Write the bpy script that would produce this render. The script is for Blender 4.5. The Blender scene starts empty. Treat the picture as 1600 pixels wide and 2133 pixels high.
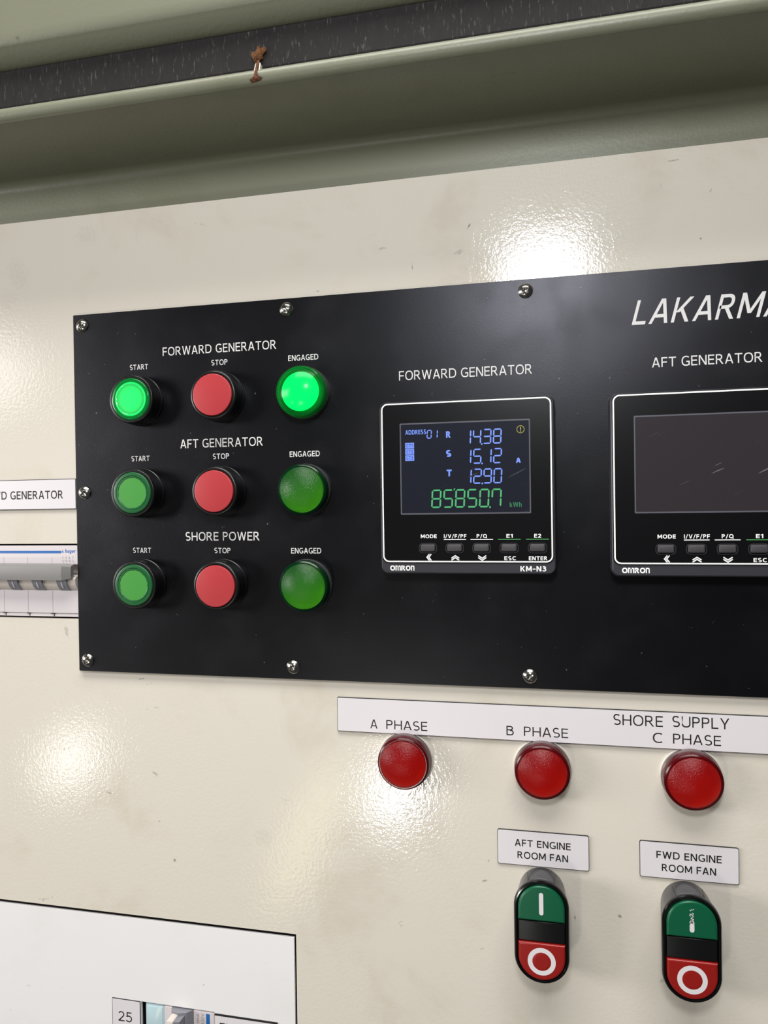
import bpy, bmesh, math, random
from mathutils import Vector, Matrix
C = bpy.context.scene.collection
SC = bpy.context.scene
MM = 0.001
Z0 = 1.5            # height of the camera's foot point on the cabinet front above the deck
PI = math.pi

# ------------------------------------------------------------------ camera
cam_d = bpy.data.cameras.new('camera')
cam = bpy.data.objects.new('camera', cam_d)
C.objects.link(cam)
cam_d.sensor_fit = 'HORIZONTAL'
cam_d.sensor_width = 36.0
cam_d.lens = 36.0 * 1557.96 / 1600.0
cam_d.clip_start = 0.01
cam_d.clip_end = 20
Rv = Vector((0.97486611, 0.22232636, -0.0143896))
Uv = Vector((0.0121182, 0.01157739, 0.99985955))
Fv = Vector((-0.22246173, 0.97490356, -0.00859221))
cm = Matrix((Rv, Uv, -Fv)).transposed().to_4x4()
cm.translation = Vector((0, -0.4129, Z0))
cam.matrix_world = cm
SC.camera = cam

# ------------------------------------------------------------------ world and lights
w = bpy.data.worlds.new('world')
SC.world = w
w.use_nodes = True
w.node_tree.nodes['Background'].inputs[0].default_value = (0.80, 0.83, 0.86, 1)
w.node_tree.nodes['Background'].inputs[1].default_value = 0.05


def area(name, loc, target, sx, sy, power, col=(1, 1, 1), shape='RECTANGLE'):
    d = bpy.data.lights.new(name, 'AREA')
    d.shape = shape
    d.size = sx
    d.size_y = sy
    d.energy = power
    d.color = col
    o = bpy.data.objects.new(name, d)
    C.objects.link(o)
    o.location = Vector(loc) + Vector((0, 0, Z0))
    dirn = (Vector(target) - Vector(loc)).normalized()
    o.rotation_euler = dirn.to_track_quat('-Z', 'Y').to_euler()
    return o


area('ceiling_fluorescent', (-0.009, -0.58, 0.284), (0, 0, 0.12), 0.088, 0.10, 1.6, (0.96, 0.98, 1.0))
area('overhead_lights', (-0.1, -0.9, 1.85), (-0.05, 0, -0.15), 1.8, 0.7, 42.0, (1.0, 0.98, 0.95))
area('side_lights', (-1.75, -0.75, 0.13), (-0.1, 0, -0.1), 0.95, 0.45, 18.0, (1.0, 0.965, 0.96))
area('work_lamp', (-0.26, -0.8, -0.475), (-0.05, 0, -0.15), 0.075, 0.075, 0.75, (1.0, 0.985, 0.93), 'DISK')
area('work_lamp', (-0.875, -0.8, -0.459), (-0.3, 0, -0.15), 0.075, 0.11, 0.26, (1.0, 0.97, 0.88), 'ELLIPSE')
area('work_lamp', (-1.05, -0.8, 0.27), (-0.3, 0, 0.1), 0.16, 0.16, 0.32, (1.0, 0.97, 0.93), 'DISK')

yl = area('yellow_streak_light', (-0.42, -0.8, -0.555), (-0.14, 0, -0.19), 0.26, 0.07, 0.16, (1.0, 0.93, 0.45), 'ELLIPSE')  # added light, stands in for something yellow mirrored as a streak in the cream paint
yl.rotation_euler.rotate_axis('Z', math.radians(62))

SC.view_settings.view_transform = 'Standard'
SC.view_settings.look = 'None'
SC.view_settings.gamma = 1.0
SC.view_settings.use_curve_mapping = False
SC.view_settings.exposure = 0.19


# ------------------------------------------------------------------ materials
def srgb(r, g, b):
    def f(c):
        c = c / 255.0
        return c / 12.92 if c <= 0.04045 else ((c + 0.055) / 1.055) ** 2.4
    return (f(r), f(g), f(b), 1.0)


def mat(name, col, rough=0.4, metal=0.0, spec=0.5, coat=0.0, emit=None, estr=0.0):
    m = bpy.data.materials.new(name)
    m.use_nodes = True
    b = m.node_tree.nodes['Principled BSDF']
    b.inputs['Base Color'].default_value = col
    b.inputs['Roughness'].default_value = rough
    b.inputs['Metallic'].default_value = metal
    b.inputs['Specular IOR Level'].default_value = spec
    b.inputs['Coat Weight'].default_value = coat
    if emit:
        b.inputs['Emission Color'].default_value = emit
        b.inputs['Emission Strength'].default_value = estr
    return m


class NT:
    def __init__(self, m):
        self.t = m.node_tree
        self.b = self.t.nodes['Principled BSDF']

    def n(self, typ, **kw):
        x = self.t.nodes.new(typ)
        for k, v in kw.items():
            setattr(x, k, v)
        return x

    def l(self, a, b):
        self.t.links.new(a, b)

    def val(self, sock, v):
        if hasattr(v, 'is_linked') or hasattr(v, 'links'):
            self.l(v, sock)
        else:
            sock.default_value = v

    def math(self, op, a, b=0.0, clamp=False):
        x = self.n('ShaderNodeMath', operation=op)
        x.use_clamp = clamp
        self.val(x.inputs[0], a)
        self.val(x.inputs[1], b)
        return x.outputs[0]

    def coord(self, scale=(1, 1, 1)):
        tc = self.n('ShaderNodeTexCoord')
        mp = self.n('ShaderNodeMapping')
        mp.inputs['Scale'].default_value = scale
        self.l(tc.outputs['Object'], mp.inputs['Vector'])
        return mp.outputs['Vector']

    def noise(self, vec, scale, detail=2.0, rough=0.5, dist=0.0):
        x = self.n('ShaderNodeTexNoise')
        self.l(vec, x.inputs['Vector'])
        x.inputs['Scale'].default_value = scale
        x.inputs['Detail'].default_value = detail
        x.inputs['Roughness'].default_value = rough
        x.inputs['Distortion'].default_value = dist
        return x.outputs['Fac']

    def ramp(self, fac, lo, hi):
        x = self.n('ShaderNodeMapRange', interpolation_type='SMOOTHSTEP')
        self.l(fac, x.inputs['Value'])
        x.inputs['From Min'].default_value = lo
        x.inputs['From Max'].default_value = hi
        return x.outputs['Result']

    def mix(self, fac, a, b):
        x = self.n('ShaderNodeMix', data_type='RGBA')
        self.val(x.inputs[0], fac)
        self.val(x.inputs[6], a)
        self.val(x.inputs[7], b)
        return x.outputs[2]

    def bump(self, h, strength, dist):
        x = self.n('ShaderNodeBump')
        x.inputs['Strength'].default_value = strength
        x.inputs['Distance'].default_value = dist
        self.l(h, x.inputs['Height'])
        self.l(x.outputs['Normal'], self.b.inputs['Normal'])


def paint(name, col, stain, rough, marks=(), bump=0.25, dirt=0.5):
    """glossy sprayed paint: orange peel, faint blotches, small scuffs and given smudges (x, z, rx, rz, angle, strength) in mm"""
    m = mat(name, col, rough)
    k = NT(m)
    v = k.coord()
    blot = k.math('MULTIPLY', k.ramp(k.noise(v, 14, 5, 0.62, 0.4), 0.50, 0.78), dirt)
    c = k.mix(blot, col, stain)
    # fine scuffs
    sc = k.noise(k.coord((1, 1, 2.2)), 95, 3, 0.6, 1.2)
    gate = k.ramp(k.noise(v, 22, 2), 0.52, 0.66)
    fac = k.math('MULTIPLY', k.math('MULTIPLY', k.ramp(sc, 0.69, 0.76), gate), 0.55)
    c = k.mix(fac, c, (0.16, 0.14, 0.11, 1))
    if marks:
        sep = k.n('ShaderNodeSeparateXYZ')
        tc = k.n('ShaderNodeTexCoord')
        k.l(tc.outputs['Object'], sep.inputs[0])
        X, Z = sep.outputs[0], sep.outputs[2]
        wob = k.noise(v, 420, 3, 0.7)
        tot = None
        for (mx, mz, rx, rz, ang, st) in marks:
            ca, sa = math.cos(math.radians(ang)), math.sin(math.radians(ang))
            dx = k.math('SUBTRACT', X, mx * MM)
            dz = k.math('SUBTRACT', Z, mz * MM)
            u = k.math('ADD', k.math('MULTIPLY', dx, ca / (rx * MM)), k.math('MULTIPLY', dz, sa / (rx * MM)))
            q = k.math('ADD', k.math('MULTIPLY', dx, -sa / (rz * MM)), k.math('MULTIPLY', dz, ca / (rz * MM)))
            r2 = k.math('ADD', k.math('MULTIPLY', u, u), k.math('MULTIPLY', q, q))
            r2 = k.math('ADD', r2, k.math('MULTIPLY', k.math('SUBTRACT', wob, 0.5), 4.0))
            f = k.math('MULTIPLY', k.math('SUBTRACT', 1.0, r2, True), st)
            tot = f if tot is None else k.math('MAXIMUM', tot, f)
        c = k.mix(tot, c, (0.10, 0.085, 0.065, 1))
    k.l(c, k.b.inputs['Base Color'])
    h = k.math('ADD', k.noise(v, 480, 2, 0.5), k.math('MULTIPLY', k.noise(v, 1100, 1), 0.35))
    k.bump(h, bump, 0.0006)
    return m


WALL_MARKS = [(-44, 153, 2.2, 0.5, 55, 0.8), (-76, 133, 0.25, 2.2, 0, 0.75), (-93, 145, 3, 0.8, 10, 0.3), (-50, 139, 3.0, 1.6, 20, 0.25),
              (-131, 124, 1.8, 0.4, 5, 0.5), (-300, -76, 1.6, 4.6, 12, 0.28), (-303, -150, 0.5, 3.6, -12, 0.5), (-272, -176, 2.4, 0.9, -10, 0.35),
              (-240, -162, 2.2, 1.0, -25, 0.35), (-228, -214, 1.0, 1.3, 0, 0.6), (-238, -191, 1.0, 0.6, 20, 0.45), (-248, -104, 2.4, 0.5, 12, 0.7),
              (-40, -208, 1.6, 0.6, 20, 0.5), (-38, -197, 1.0, 0.5, 60, 0.35), (31, -220, 1.3, 0.9, -30, 0.6), (8, -223, 0.5, 2.2, 5, 0.6),
              (-42, -246, 1.6, 0.4, 30, 0.35), (62, 176.5, 3.0, 0.5, 5, 0.6), (80, 159, 0.25, 1.6, -25, 0.6), (56, 164, 0.2, 1.8, -8, 0.4),
              (75, 135, 0.6, 0.6, 0, 0.6), (52, -252, 1.4, 0.9, 40, 0.3), (-280, 170, 9, 7, 0, 0.06), (-170, -195, 7, 6, 0, 0.07), (-330, 150, 8, 12, 30, 0.06)]
M = {}
M['cream'] = paint('cream_paint', srgb(222, 215, 202), srgb(198, 186, 164), 0.10, WALL_MARKS, 0.13)
M['trim'] = paint('grey_green_paint', srgb(126, 127, 108), srgb(110, 110, 88), 0.4, [(-275, 251, 1.5, 1.3, 0, 0.7), (-306, 255, 3.0, 0.7, 15, 0.4)], 0.15, 0.5)
M['white_cover'] = paint('white_cover_paint', srgb(238, 236, 236), srgb(222, 216, 210), 0.38, [(-290, -276, 0.5, 1.6, 0, 0.35), (-318, -281, 0.6, 1.6, 20, 0.3), (-318, -299, 0.4, 1.0, -30, 0.5), (-258, -289, 1.2, 0.4, 0, 0.35)], 0.05, 0.35)
M['dark_void'] = mat('dark_interior', (0.004, 0.004, 0.004, 1), 0.9, spec=0.1)


def black_panel_mat():
    m = mat('black_powder_coat', srgb(5, 5, 7), 0.36, spec=0.42)
    m.node_tree.nodes['Principled BSDF'].inputs['Specular Tint'].default_value = (0.90, 0.90, 1.0, 1)
    k = NT(m)
    v = k.coord()
    h = k.math('ADD', k.noise(v, 1500, 1), k.math('MULTIPLY', k.noise(v, 700, 2), 0.6))
    k.bump(h, 0.25, 0.00008)
    sp = k.ramp(k.noise(v, 480, 1, 0.4), 0.80, 0.84)
    k.l(k.mix(k.math('MULTIPLY', sp, 0.5), srgb(5, 5, 6), srgb(120, 120, 118)), k.b.inputs['Base Color'])
    k.l(k.math('ADD', 0.34, k.math('MULTIPLY', k.ramp(k.noise(v, 30, 4), 0.4, 0.8), 0.08)), k.b.inputs['Roughness'])
    return m


M['panel'] = black_panel_mat()


def gasket_mat():
    m = mat('dark_seal_foam', srgb(50, 45, 46), 0.75, spec=0.3)
    k = NT(m)
    v = k.coord((1, 1, 0.22))
    s = k.ramp(k.noise(v, 760, 3, 0.65), 0.58, 0.74)
    c = k.mix(k.noise(k.coord((1, 1, 0.4)), 130, 4, 0.6), srgb(20, 18, 18), srgb(40, 36, 36))
    k.l(k.mix(k.math('MULTIPLY', s, 0.5), c, srgb(112, 106, 100)), k.b.inputs['Base Color'])
    k.bump(k.noise(v, 500, 3), 0.5, 0.0006)
    return m


M['gasket'] = gasket_mat()
M['black_plastic'] = mat('black_plastic', srgb(14, 14, 15), 0.33)
M['black_gloss'] = mat('black_gloss_plastic', srgb(11, 11, 12), 0.14)
M['grey_black'] = mat('charcoal_plastic', srgb(58, 58, 60), 0.30)
M['key'] = mat('dark_key_rubber', srgb(62, 60, 62), 0.5)
M['meter_body'] = mat('meter_case_plastic', srgb(50, 50, 56), 0.42)
M['meter_face'] = mat('meter_face_film', srgb(9, 9, 11), 0.25)
M['white_ink'] = mat('white_ink', srgb(246, 245, 243), 0.5)
M['engraved_white'] = mat('engraved_white', srgb(222, 220, 218), 0.6)
M['black_ink'] = mat('black_ink', srgb(20, 19, 20), 0.6)
M['green_ink'] = mat('green_ink', srgb(70, 150, 80), 0.5)
M['label_white'] = mat('label_white', srgb(224, 219, 222), 0.35)
M['label_core'] = mat('label_black_core', srgb(24, 22, 24), 0.5)
M['chrome'] = mat('stainless_steel', srgb(190, 186, 178), 0.20, 1.0)
M['dark_hole'] = mat('dark_recess', srgb(16, 14, 13), 0.6)
M['red_cap'] = mat('red_cap_plastic', srgb(180, 52, 57), 0.42)
M['silver_ring'] = mat('dull_silver_ring', srgb(122, 108, 108), 0.30, 0.55)
M['grey_ring'] = mat('grey_ring', srgb(72, 70, 72), 0.35, 0.3)
M['washer'] = mat('pale_washer', srgb(214, 208, 198), 0.4)
M['fan_green'] = mat('fan_green_plastic', srgb(12, 88, 58), 0.30)
M['fan_red'] = mat('fan_red_plastic', srgb(146, 26, 22), 0.30)
M['fan_mark'] = mat('button_mark_white', srgb(224, 218, 220), 0.5)
M['breaker_white'] = mat('breaker_shell', srgb(216, 208, 210), 0.35)
M['breaker_cream'] = mat('breaker_cream', srgb(214, 204, 196), 0.4)
M['breaker_grey'] = mat('breaker_toggle_grey', srgb(132, 132, 140), 0.4)
M['bar_grey'] = mat('tie_bar_grey', srgb(136, 134, 132), 0.35)
M['blue_print'] = mat('blue_print', srgb(24, 100, 176), 0.4)
M['line_grey'] = mat('seam_grey', srgb(150, 140, 142), 0.6)
M['rust'] = mat('rust', srgb(112, 64, 38), 0.85)
M['rust_orange'] = mat('rust_orange', srgb(112, 68, 20), 0.85)
M['paint_white'] = mat('chipped_white_paint', srgb(214, 206, 186), 0.5)
M['blue_shutter'] = mat('pale_blue_clear_shutter', srgb(186, 210, 216), 0.12)
for nm in ('rust', 'rust_orange'):
    k = NT(M[nm])
    v = k.coord()
    base = M[nm].node_tree.nodes['Principled BSDF'].inputs['Base Color'].default_value[:]
    k.l(k.mix(k.ramp(k.noise(v, 700, 4, 0.7), 0.35, 0.7), base, srgb(52, 30, 18)), k.b.inputs['Base Color'])
    k.bump(k.noise(v, 900, 3), 0.8, 0.0006)
E_BLUE = srgb(118, 150, 250)
M['lcd_blue'] = mat('lcd_blue', (0.01, 0.01, 0.02, 1), 0.4, emit=E_BLUE, estr=0.95)
M['lcd_green'] = mat('lcd_green', (0.01, 0.02, 0.01, 1), 0.4, emit=srgb(72, 178, 112), estr=0.9)
M['lcd_dim_green'] = mat('lcd_dim_green', (0.01, 0.02, 0.01, 1), 0.4, emit=srgb(40, 120, 78), estr=0.9)
M['lcd_yellow'] = mat('lcd_yellow', (0.01, 0.01, 0.0, 1), 0.4, emit=srgb(176, 170, 70), estr=0.8)
M['lcd_dark'] = mat('lcd_dark_letters', srgb(30, 40, 110), 0.5, emit=srgb(36, 52, 150), estr=0.6)


def scratched(name, col, rough, amt):
    m = mat(name, col, rough)
    k = NT(m)
    tc = k.n('ShaderNodeTexCoord')
    mp = k.n('ShaderNodeMapping')
    m0 = k.n('ShaderNodeMapping')
    m0.inputs['Rotation'].default_value = (0, math.radians(26), 0)
    mp.inputs['Scale'].default_value = (0.06, 1, 1)
    k.l(tc.outputs['Object'], m0.inputs['Vector'])
    k.l(m0.outputs['Vector'], mp.inputs['Vector'])
    s = k.ramp(k.noise(mp.outputs['Vector'], 900, 1, 0.4), 0.69, 0.75)
    g = k.ramp(k.noise(k.coord(), 45, 2), 0.46, 0.6)
    k.l(k.mix(k.math('MULTIPLY', k.math('MULTIPLY', s, g), amt), col, srgb(150, 146, 150)), k.b.inputs['Base Color'])
    return m


M['screen_lit'] = scratched('lcd_glass_lit', srgb(32, 34, 44), 0.18, 0.15)
M['screen_off'] = scratched('lcd_glass_off', srgb(50, 46, 49), 0.20, 0.45)
M['screen_edge'] = mat('lcd_glass_edge', srgb(92, 92, 100), 0.25)


def lens_mat(name, gloss_col, tint, clear, rough=0.28, bump=0.0):
    """coloured clear plastic: tinted see-through mixed with a tinted body and a glossy surface"""
    m = bpy.data.materials.new(name)
    m.use_nodes = True
    t = m.node_tree
    b = t.nodes['Principled BSDF']
    b.inputs['Base Color'].default_value = gloss_col
    b.inputs['Roughness'].default_value = rough
    out = t.nodes['Material Output']
    tr = t.nodes.new('ShaderNodeBsdfTransparent')
    tr.inputs['Color'].default_value = tint
    mx = t.nodes.new('ShaderNodeMixShader')
    mx.inputs['Fac'].default_value = clear
    t.links.new(b.outputs[0], mx.inputs[1])
    t.links.new(tr.outputs[0], mx.inputs[2])
    t.links.new(mx.outputs[0], out.inputs['Surface'])
    if bump:
        k = NT(m)
        k.bump(k.noise(k.coord(), 1500, 2), bump, 0.0003)
    return m


M['green_lens'] = lens_mat('green_lens', srgb(14, 74, 34), (0.34, 0.80, 0.13, 1), 0.50, 0.24, 0.9)
M['green_flange'] = lens_mat('green_lens_flange', srgb(4, 50, 24), (0.06, 0.5, 0.12, 1), 0.35, 0.2)
M['red_lens'] = lens_mat('red_lens', srgb(140, 12, 18), (0.92, 0.11, 0.06, 1), 0.50, 0.24, 0.9)
M['red_flange'] = lens_mat('red_lens_flange', srgb(88, 4, 14), (0.5, 0.02, 0.05, 1), 0.30, 0.2)
M['start_lens'] = lens_mat('start_lens_rim', srgb(20, 88, 44), (0.25, 0.85, 0.3, 1), 0.5, 0.15)
M['reflector'] = mat('pale_reflector', srgb(214, 214, 190), 0.4)
M['green_insert'] = mat('green_insert', srgb(62, 148, 54), 0.45)
M['green_ring_insert'] = mat('green_rim_insert', srgb(20, 92, 44), 0.35)


def glow(name, inner, outer, s_in, s_out, r0, r1):
    """lit diffuser: bright in the middle where the lamp sits, fainter at the rim"""
    m = mat(name, (0.0, 0.2, 0.05, 1), 0.4)
    k = NT(m)
    tc = k.n('ShaderNodeTexCoord')
    ln = k.n('ShaderNodeVectorMath', operation='LENGTH')
    k.l(tc.outputs['Object'], ln.inputs[0])
    f = k.ramp(ln.outputs['Value'], r0, r1)
    k.l(k.mix(f, inner, outer), k.b.inputs['Emission Color'])
    mr = k.n('ShaderNodeMapRange')
    k.l(f, mr.inputs['Value'])
    mr.inputs['To Min'].default_value = s_in
    mr.inputs['To Max'].default_value = s_out
    k.l(mr.outputs[0], k.b.inputs['Emission Strength'])
    return m


M['start_glow'] = glow('start_lamp_lit', srgb(0, 255, 95), srgb(18, 165, 58), 0.95, 0.75, 0.0128, 0.0152)
M['start_rim_glow'] = mat('start_rim_lit', srgb(10, 120, 50), 0.15, emit=srgb(40, 245, 115), estr=0.9)
M['start_edge_glow'] = mat('start_edge_lit', srgb(8, 90, 36), 0.12, emit=srgb(4, 110, 40), estr=0.5)
M['engaged_glow'] = mat('engaged_lamp_lit', (0, 0.2, 0.05, 1), 0.4, emit=srgb(0, 255, 100), estr=3.2)
M['lit_dome'] = lens_mat('lit_green_lens', srgb(10, 150, 56), (0.35, 1.0, 0.5, 1), 0.72, 0.18)
M['lit_flange'] = lens_mat('lit_green_flange', srgb(10, 112, 44), (0.2, 0.9, 0.3, 1), 0.45, 0.18)


# ------------------------------------------------------------------ mesh helpers (mm; x right, z up, h out of the cabinet front)
def P(x, z, h):
    return Vector((x * MM, -h * MM, z * MM))


def finish(name, bm, m, parent=None, smooth=35, loc=None):
    bmesh.ops.recalc_face_normals(bm, faces=bm.faces)
    me = bpy.data.meshes.new(name)
    bm.to_mesh(me)
    bm.free()
    if smooth:
        me.shade_smooth()
        me.set_sharp_from_angle(angle=math.radians(smooth))
    me.materials.append(m)
    o = bpy.data.objects.new(name, me)
    C.objects.link(o)
    if parent is not None:
        o.parent = parent
    if loc is not None:
        o.location = loc
    return o


def at(x, z, h=0):
    return Vector((x * MM, -h * MM, Z0 + z * MM))


def tag(o, label, cat, group=None):
    o['label'] = label
    o['category'] = cat
    if group:
        o['group'] = group
    return o


def thing(name, x, z, label, cat, group=None, h=0):
    o = bpy.data.objects.new(name, None)
    o.empty_display_size = 0.005
    C.objects.link(o)
    o.location = at(x, z, h)
    return tag(o, label, cat, group)


def struct(o):
    o['kind'] = 'structure'
    return o


def kids(o):
    return [c for c in bpy.data.objects if c.parent == o]


def dup(o, parent=None):
    c = o.copy()
    C.objects.link(c)
    if parent is not None:
        c.parent = parent
    for ch in kids(o):
        dup(ch, c)
    return c


def stack(bm, rings, cap0=True, cap1=True):
    """rings: lists of (x, z, h) with the same count, skinned one to the next"""
    vs = [[bm.verts.new(P(*p)) for p in r] for r in rings]
    n = len(vs[0])
    for a, b in zip(vs, vs[1:]):
        for i in range(n):
            j = (i + 1) % n
            bm.faces.new((a[i], a[j], b[j], b[i]))
    if cap0:
        bm.faces.new(vs[0])
    if cap1:
        bm.faces.new(vs[-1])
    return vs


def rrect(cx, cz, w_, h_, r, seg=8):
    r = max(0.01, min(r, w_ / 2 - 1e-4, h_ / 2 - 1e-4))
    pts = []
    for (sx, sz, a0) in ((1, 1, 0), (-1, 1, 90), (-1, -1, 180), (1, -1, 270)):
        ox, oz = cx + sx * (w_ / 2 - r), cz + sz * (h_ / 2 - r)
        for i in range(seg + 1):
            a = math.radians(a0 + 90 * i / seg)
            pts.append((ox + r * math.cos(a), oz + r * math.sin(a)))
    return pts


def lay(pts, h):
    return [(x, z, h) for x, z in pts]


def rr_solid(bm, cx, cz, w_, h_, r, layers, seg=8):
    """layers: (inset, h)"""
    stack(bm, [lay(rrect(cx, cz, w_ - 2 * i, h_ - 2 * i, max(0.02, r - i), seg), h) for i, h in layers])


def box(bm, x0, x1, z0, z1, h0, h1, bev=0.0):
    if bev:
        b = bev
        lay_ = [(0, h0), (0, h1 - b), (b * 0.3, h1 - b * 0.3), (b, h1)]
        rr_solid(bm, (x0 + x1) / 2, (z0 + z1) / 2, x1 - x0, z1 - z0, b, lay_, 2)
    else:
        q = [(x0, z0), (x1, z0), (x1, z1), (x0, z1)]
        stack(bm, [lay(q, h0), lay(q, h1)])


def lathe(bm, prof, n=64, cap0=False, cap1=False, cx=0, cz=0):
    rings = []
    for r, h in prof:
        rings.append([(cx + r * math.cos(2 * PI * i / n), cz + r * math.sin(2 * PI * i / n), h) for i in range(n)])
    stack(bm, rings, cap0, cap1)


def arc(r0, h0, r1, h1, n=6, flip=False):
    """quarter-ellipse from (r0,h0) to (r1,h1)"""
    out = []
    for i in range(n + 1):
        t = i / n * PI / 2
        if flip:
            out.append((r0 + (r1 - r0) * (1 - math.cos(t)), h0 + (h1 - h0) * math.sin(t)))
        else:
            out.append((r0 + (r1 - r0) * math.sin(t), h0 + (h1 - h0) * (1 - math.cos(t))))
    return out


def ring_flat(bm, outer, inner, h0, h1):
    """flat frame between two outlines of the same count, h0 to h1 thick"""
    vs = [[bm.verts.new(P(*p)) for p in lay(q, h)] for q, h in ((inner, h0), (outer, h0), (outer, h1), (inner, h1))]
    n = len(outer)
    for a, b in zip(vs, vs[1:] + vs[:1]):
        for i in range(n):
            j = (i + 1) % n
            bm.faces.new((a[i], a[j], b[j], b[i]))


def extrude_x(bm, prof, x0, x1, closed=True):
    """profile of (h, z) pairs swept along x"""
    a = [bm.verts.new(P(x0, z, h)) for h, z in prof]
    b = [bm.verts.new(P(x1, z, h)) for h, z in prof]
    n = len(prof)
    for i in range(n if closed else n - 1):
        j = (i + 1) % n
        bm.faces.new((a[i], a[j], b[j], b[i]))
    if closed:
        bm.faces.new(a)
        bm.faces.new(b)


def plate_with_holes(bm, x0, x1, z0, z1, h0, h1, holes):
    xs = sorted({x0, x1, *[v for q in holes for v in q[:2]]})
    zs = sorted({z0, z1, *[v for q in holes for v in q[2:]]})
    xs = [x for x in xs if x0 <= x <= x1]
    zs = [z for z in zs if z0 <= z <= z1]
    solid = {}
    for i in range(len(xs) - 1):
        for j in range(len(zs) - 1):
            cx, cz = (xs[i] + xs[i + 1]) / 2, (zs[j] + zs[j + 1]) / 2
            solid[i, j] = not any(a < cx < b and c < cz < d for a, b, c, d in holes)
    V = {}

    def v(i, j, h):
        if (i, j, h) not in V:
            V[i, j, h] = bm.verts.new(P(xs[i], zs[j], h))
        return V[i, j, h]
    for (i, j), s in solid.items():
        if not s:
            continue
        for h in (h0, h1):
            bm.faces.new((v(i, j, h), v(i + 1, j, h), v(i + 1, j + 1, h), v(i, j + 1, h)))
        for (di, dj, a, b) in ((-1, 0, (i, j), (i, j + 1)), (1, 0, (i + 1, j), (i + 1, j + 1)), (0, -1, (i, j), (i + 1, j)), (0, 1, (i, j + 1), (i + 1, j + 1))):
            if not solid.get((i + di, j + dj), False):
                bm.faces.new((v(*a, h0), v(*b, h0), v(*b, h1), v(*a, h1)))


def ribbon(bm, pts, wd, h0, h1, closed=False):
    """flat stroke of width wd along 2-D points with mitred joints"""
    n = len(pts)
    L, R = [], []
    for i in range(n):
        p = Vector(pts[i])
        a = Vector(pts[i - 1]) if (i > 0 or closed) else None
        b = Vector(pts[(i + 1) % n]) if (i < n - 1 or closed) else None
        d1 = (p - a).normalized() if a is not None else None
        d2 = (b - p).normalized() if b is not None else None
        if d1 is None:
            d1 = d2
        if d2 is None:
            d2 = d1
        n1 = Vector((-d1.y, d1.x))
        n2 = Vector((-d2.y, d2.x))
        nn = (n1 + n2).normalized()
        kf = 1 / max(0.35, nn.dot(n1))
        L.append(p + nn * wd / 2 * kf)
        R.append(p - nn * wd / 2 * kf)
    m_ = n if closed else n - 1
    for i in range(m_):
        j = (i + 1) % n
        q = [tuple(L[i]), tuple(R[i]), tuple(R[j]), tuple(L[j])]
        stack(bm, [lay(q, h0), lay(q, h1)])


INK = 0.04


# lettering: strokes of even weight t on capitals one unit high
def gl_rect(x0, x1, z0, z1):
    return [(x0, z0), (x1, z0), (x1, z1), (x0, z1)]


def gl_diag(xa, za, xb, zb, t):
    e = t * math.hypot(xb - xa, zb - za) / abs(zb - za) / 2
    return [(xa - e, za), (xa + e, za), (xb + e, zb), (xb - e, zb)]


def gl_path(pts, t):
    pts = [q for i, q in enumerate(pts) if i == 0 or math.dist(q, pts[i - 1]) > 1e-4]
    n = len(pts)
    L, R = [], []
    for i in range(n):
        p = Vector(pts[i])
        d1 = (p - Vector(pts[i - 1])).normalized() if i else None
        d2 = (Vector(pts[i + 1]) - p).normalized() if i < n - 1 else None
        d1 = d1 or d2
        d2 = d2 or d1
        n1, n2 = Vector((-d1.y, d1.x)), Vector((-d2.y, d2.x))
        nn = (n1 + n2).normalized()
        k_ = t / 2 / max(0.4, nn.dot(n1))
        L.append(tuple(p + nn * k_))
        R.append(tuple(p - nn * k_))
    return [[L[i], R[i], R[i + 1], L[i + 1]] for i in range(n - 1)]


def gl_arc(cx, cz, rx, rz, a0, a1, n=20, p=2.35):
    out = []
    for i in range(n + 1):
        a = math.radians(a0 + (a1 - a0) * i / n)
        c, s_ = math.cos(a), math.sin(a)
        out.append((cx + rx * math.copysign(abs(c) ** (2 / p), c), cz + rz * math.copysign(abs(s_) ** (2 / p), s_)))
    return out


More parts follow.
